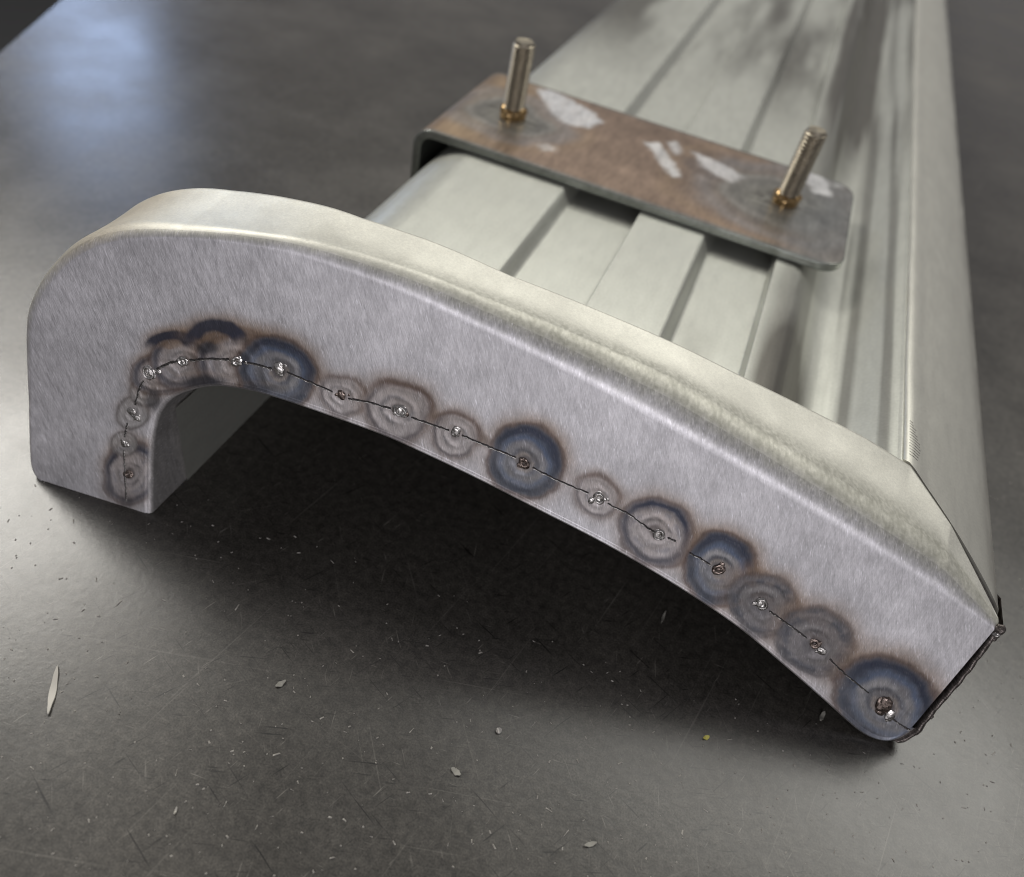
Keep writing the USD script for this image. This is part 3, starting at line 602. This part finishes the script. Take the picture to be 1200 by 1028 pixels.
c = patch(c, [(798, 182), (815, 185), (840, 208), (848, 214), (830, 210), (806, 196)], (.22, .18, .16), .6)
c = patch(c, [(947, 200), (960, 200), (970, 214), (974, 230), (956, 226), (946, 214)], (.88, .87, .86))
c = patch(c, [(976, 214), (990, 217), (986, 222), (976, 219)], (.7, .7, .68), .7)
TV, TC = top.reshape(-1, 3), c.reshape(-1, 3)
ft = grid_faces(n0, n1)
ring = np.r_[np.arange(n1), np.arange(1, n0) * n1 + n1 - 1, (n0 - 1) * n1 + np.arange(n1 - 2, -1, -1), np.arange(n0 - 2, 0, -1) * n1]
def bevel_ring(f):   # edge loop between top and bottom
    return ring
bv = 0.0007
cen = np.array([(bx0 + bx1) / 2, (by0 + by1) / 2])
BV = bot.reshape(-1, 3)
# edge band with small chamfers
e_top, e_bot = TV[ring], BV[ring]
dn = (e_bot - e_top) / TH
tang = np.roll(e_top, -1, 0) - np.roll(e_top, 1, 0); tang /= np.linalg.norm(tang, axis=1)[:, None]
outw = np.cross(dn, tang); outw /= np.maximum(np.linalg.norm(outw, axis=1)[:, None], 1e-9)
sgn = np.sign(np.sum(outw * (e_top - np.array([cen[0], cen[1], ZB])), 1)); 
outw *= np.where(np.median(sgn) < 0, -1, 1)
loops = [e_top, e_top + outw * bv * .7 + dn * bv * .3, e_top + outw * bv + dn * bv, e_bot + outw * bv - dn * bv, e_bot + outw * bv * .7 - dn * bv * .3, e_bot]
band = np.stack(loops + [], 0)
nr_ = len(ring)
bf = []
for a in range(len(loops) - 1):
    i = np.arange(nr_); j = (i + 1) % nr_
    bf.append(np.stack([a * nr_ + i, a * nr_ + j, (a + 1) * nr_ + j, (a + 1) * nr_ + i], 1))
bf = np.vstack(bf)
allv = np.vstack([TV, BV, band.reshape(-1, 3)])
allf = np.vstack([ft[:, ::-1], ft + len(TV), bf + 2 * len(TV)])
dgr = np.array([0.27, 0.285, 0.26])
allc = np.vstack([TC, np.tile(dgr, (len(BV), 1)), np.tile(dgr, (nr_ * len(loops), 1)) * (0.85 + .3 * noise(band.reshape(-1, 3) * 120, 2))[:, None]])
tm = trimesh.Trimesh(allv, np.vstack([allf[:, [0, 1, 2]], allf[:, [0, 2, 3]]]), process=False)
obj('plate', tm, M_plate, bk, smooth=True, tint=allc, label='flat plate with rainbow heat tint and bright ground patches')
def stud(S, length, r, tilt):
    pitch, nturn, na = 0.0021, 0, 28
    zs = np.linspace(0, length, 210)
    th = np.linspace(0, 2 * math.pi, na, endpoint=False)
    Z, T_ = np.meshgrid(zs, th, indexing='ij')
    ph = (Z / pitch - T_ / (2 * math.pi)) % 1
    dep = 0.0012 * np.abs(ph * 2 - 1)
    Rr = r - dep
    Rr = np.where(Z > length - .0015, np.minimum(Rr, r - .0008 - (Z - length + .0015) * .6), Rr)
    v = np.stack([Rr * np.cos(T_), Rr * np.sin(T_), Z], -1).reshape(-1, 3)
    f = []
    for i in range(len(zs) - 1):
        j = np.arange(na); k = (j + 1) % na
        f.append(np.stack([i * na + j, i * na + k, (i + 1) * na + k, (i + 1) * na + j], 1))
    f = np.vstack(f)
    tri = np.vstack([f[:, [0, 1, 2]], f[:, [0, 2, 3]]])
    n = len(v); v = np.vstack([v, [0, 0, length - .0004], [0, 0, 0]])
    last = (len(zs) - 1) * na
    tri = np.vstack([tri, [[n, last + j, last + (j + 1) % na] for j in range(na)], [[n + 1, (j + 1) % na, j] for j in range(na)]])
    v[:, 0] += v[:, 2] * tilt[0]; v[:, 1] += v[:, 2] * tilt[1]
    v += [S[0], S[1], ZB - .0005]
    o = obj('stud', trimesh.Trimesh(v, tri, process=False), M_stud, bk, smooth=40)
    # gold braze collar at its foot, uneven
    na2 = 40; th = np.linspace(0, 2 * math.pi, na2, endpoint=False)
    rows = []
    for (rr, z) in ((r - .0010, .0062), (r + .0006, .0056), (r + .0016, .0040), (r + .0012, .0022), (r + .0010, .0006), (r + .0012, -.0004)):
        wv = 1 + .45 * np.sin(th * 3 + S[0] * 40) + .25 * np.sin(th * 7)
        rows.append(np.stack([S[0] + (r + (rr - r) * wv) * np.cos(th), S[1] + (r + (rr - r) * wv) * np.sin(th), ZB + z * (1 + .15 * np.sin(th * 2 + 1))], 1))
    R3 = np.array(rows); R3 = np.concatenate([R3, R3[:, :1]], 1)
    obj('collar', (R3.reshape(-1, 3), grid_faces(*R3.shape[:2])[:, ::-1]), M_brass, bk, smooth=True)
stud(S1, .0450, .0069, (0.0, 0.02))
stud(S2, .0450, .0066, (0.02, 0.0))

# ------------------------------------------------------------------ bits lying on the table
def chip(name, px, length, wid, ang, material, label, cat, group=None, hgt=.0006):
    p = pix(px)
    n = 22; length *= .85; wid *= .75
    t = np.linspace(0, 1, n)
    w = wid * np.sin(np.pi * np.clip(t * .94 + .03, 0, 1))**.7 * (0.75 + .5 * noise(np.stack([t * 6, t * 0 + px[0], t * 0], 1), 4))
    r = np.stack([(t - .5) * length, w, -w], 1)
    topv = np.concatenate([np.stack([r[:, 0], r[:, 1] * .5, t * 0 + hgt], 1), np.stack([r[:, 0], r[:, 2] * .5, t * 0 + hgt * .8], 1)])
    botv = topv * [1.02, 1.1, 0] + [0, 0, .0001]
    v = np.vstack([topv, botv]); f = []
    for i in range(n - 1):
        f += [[i, n + i, n + i + 1, i + 1], [i, i + 1, 2 * n + i + 1, 2 * n + i], [n + i, 3 * n + i, 3 * n + i + 1, n + i + 1]]
    f += [[0, 2 * n, 3 * n, n], [n - 1, 2 * n - 1, 4 * n - 1, 3 * n - 1]]
    v[:, 2] += 0.0005 * np.sin(v[:, 0] / length * 3)**2
    ca, sa = math.cos(ang), math.sin(ang)
    v = np.stack([v[:, 0] * ca - v[:, 1] * sa, v[:, 0] * sa + v[:, 1] * ca, v[:, 2]], 1)
    x = thing(name, label, cat, tuple(p), group)
    obj('flake', (v, np.array(f)), material, x, smooth=False)
def pang(a, b):
    d = pix(b) - pix(a); return math.atan2(d[1], d[0]), np.linalg.norm(d)
CH = [((69, 776), (56, 842), .0030, M_flake, 'pale_flake', 'long pale flake on the table at the far left, below the hooked leg', 'flake'),
      ((823, 866), (831, 864), .0022, M_yel, 'yellow_chip', 'small yellow chip on the table below the arch, right of the middle', 'chip'),
      ((528, 900), (540, 910), .0028, M_flake2, 'pale_flake', 'rounded pale flake on the table below the middle of the arch', 'flake'),
      ((322, 806), (336, 798), .0026, M_flake2, 'pale_flake', 'pale curled flake on the table near the edge of the shadow, left of the middle', 'flake'),
      ((774, 732), (780, 716), .0013, M_flake2, 'pale_flake', 'thin upright sliver in the dark shadow just under the arch', 'sliver'),
      ((960, 846), (966, 834), .0022, M_flake2, 'pale_flake', 'grey flake on the table just left of the right end of the cap', 'flake'),
      ((683, 992), (700, 988), .0020, M_flake2, 'pale_flake', 'grey flake lying near the lower edge of the picture', 'flake'),
      ((580, 858), (588, 856), .0030, M_swarf, 'dark_crumb', 'dark steel crumb on the table between the yellow chip and the round flake', 'crumb'),
      ((204, 956), (208, 946), .0011, M_flake, 'pale_flake', 'tiny bright sliver on the table at the lower left', 'sliver')]
for a, b, w, mt_, nm, lb, ct in CH:
    an, ln = pang(a, b)
    mid = ((a[0] + b[0]) / 2, (a[1] + b[1]) / 2)
    chip(nm, mid, ln, w, an, mt_, lb, ct)
# countless tiny specks
vs, fs = [], []
k = 0
r2 = np.random.default_rng(3)
for _ in range(800):
    px = (r2.uniform(-30, 1230), r2.uniform(560, 1060))
    p = pix(px)
    a = r2.uniform(0, 6.28); l = r2.gamma(2.0, .00018); w = r2.uniform(.00012, .00035)
    if _ % 23 == 0: l *= 2.0
    if p[1] > 0.20 and p[0] < .14 and p[0] > -.24 and p[1] > yface(p[0], 0) : 
        continue
    d = np.array([math.cos(a), math.sin(a), 0]); e = np.array([-d[1], d[0], 0]); h = np.array([0, 0, r2.uniform(.00015, .0004)])
    o = np.array([p[0], p[1], .0001])
    vs += [o - d * l - e * w, o + d * l - e * w * .6, o + d * l * .8 + e * w, o - d * l * .9 + e * w, o + h - e * w * .1, o + h + d * l * .5]
    fs += [[k, k + 1, k + 5], [k, k + 5, k + 4], [k + 1, k + 2, k + 5], [k + 2, k + 3, k + 4], [k + 2, k + 4, k + 5], [k + 3, k, k + 4]]
    k += 6
sp_ = obj('metal_dust', trimesh.Trimesh(np.array(vs), np.array(fs), process=False), M_dust, smooth=False)
tag(sp_, kind='stuff', label='fine pale specks of metal dust and grit scattered on the table', category='dust')
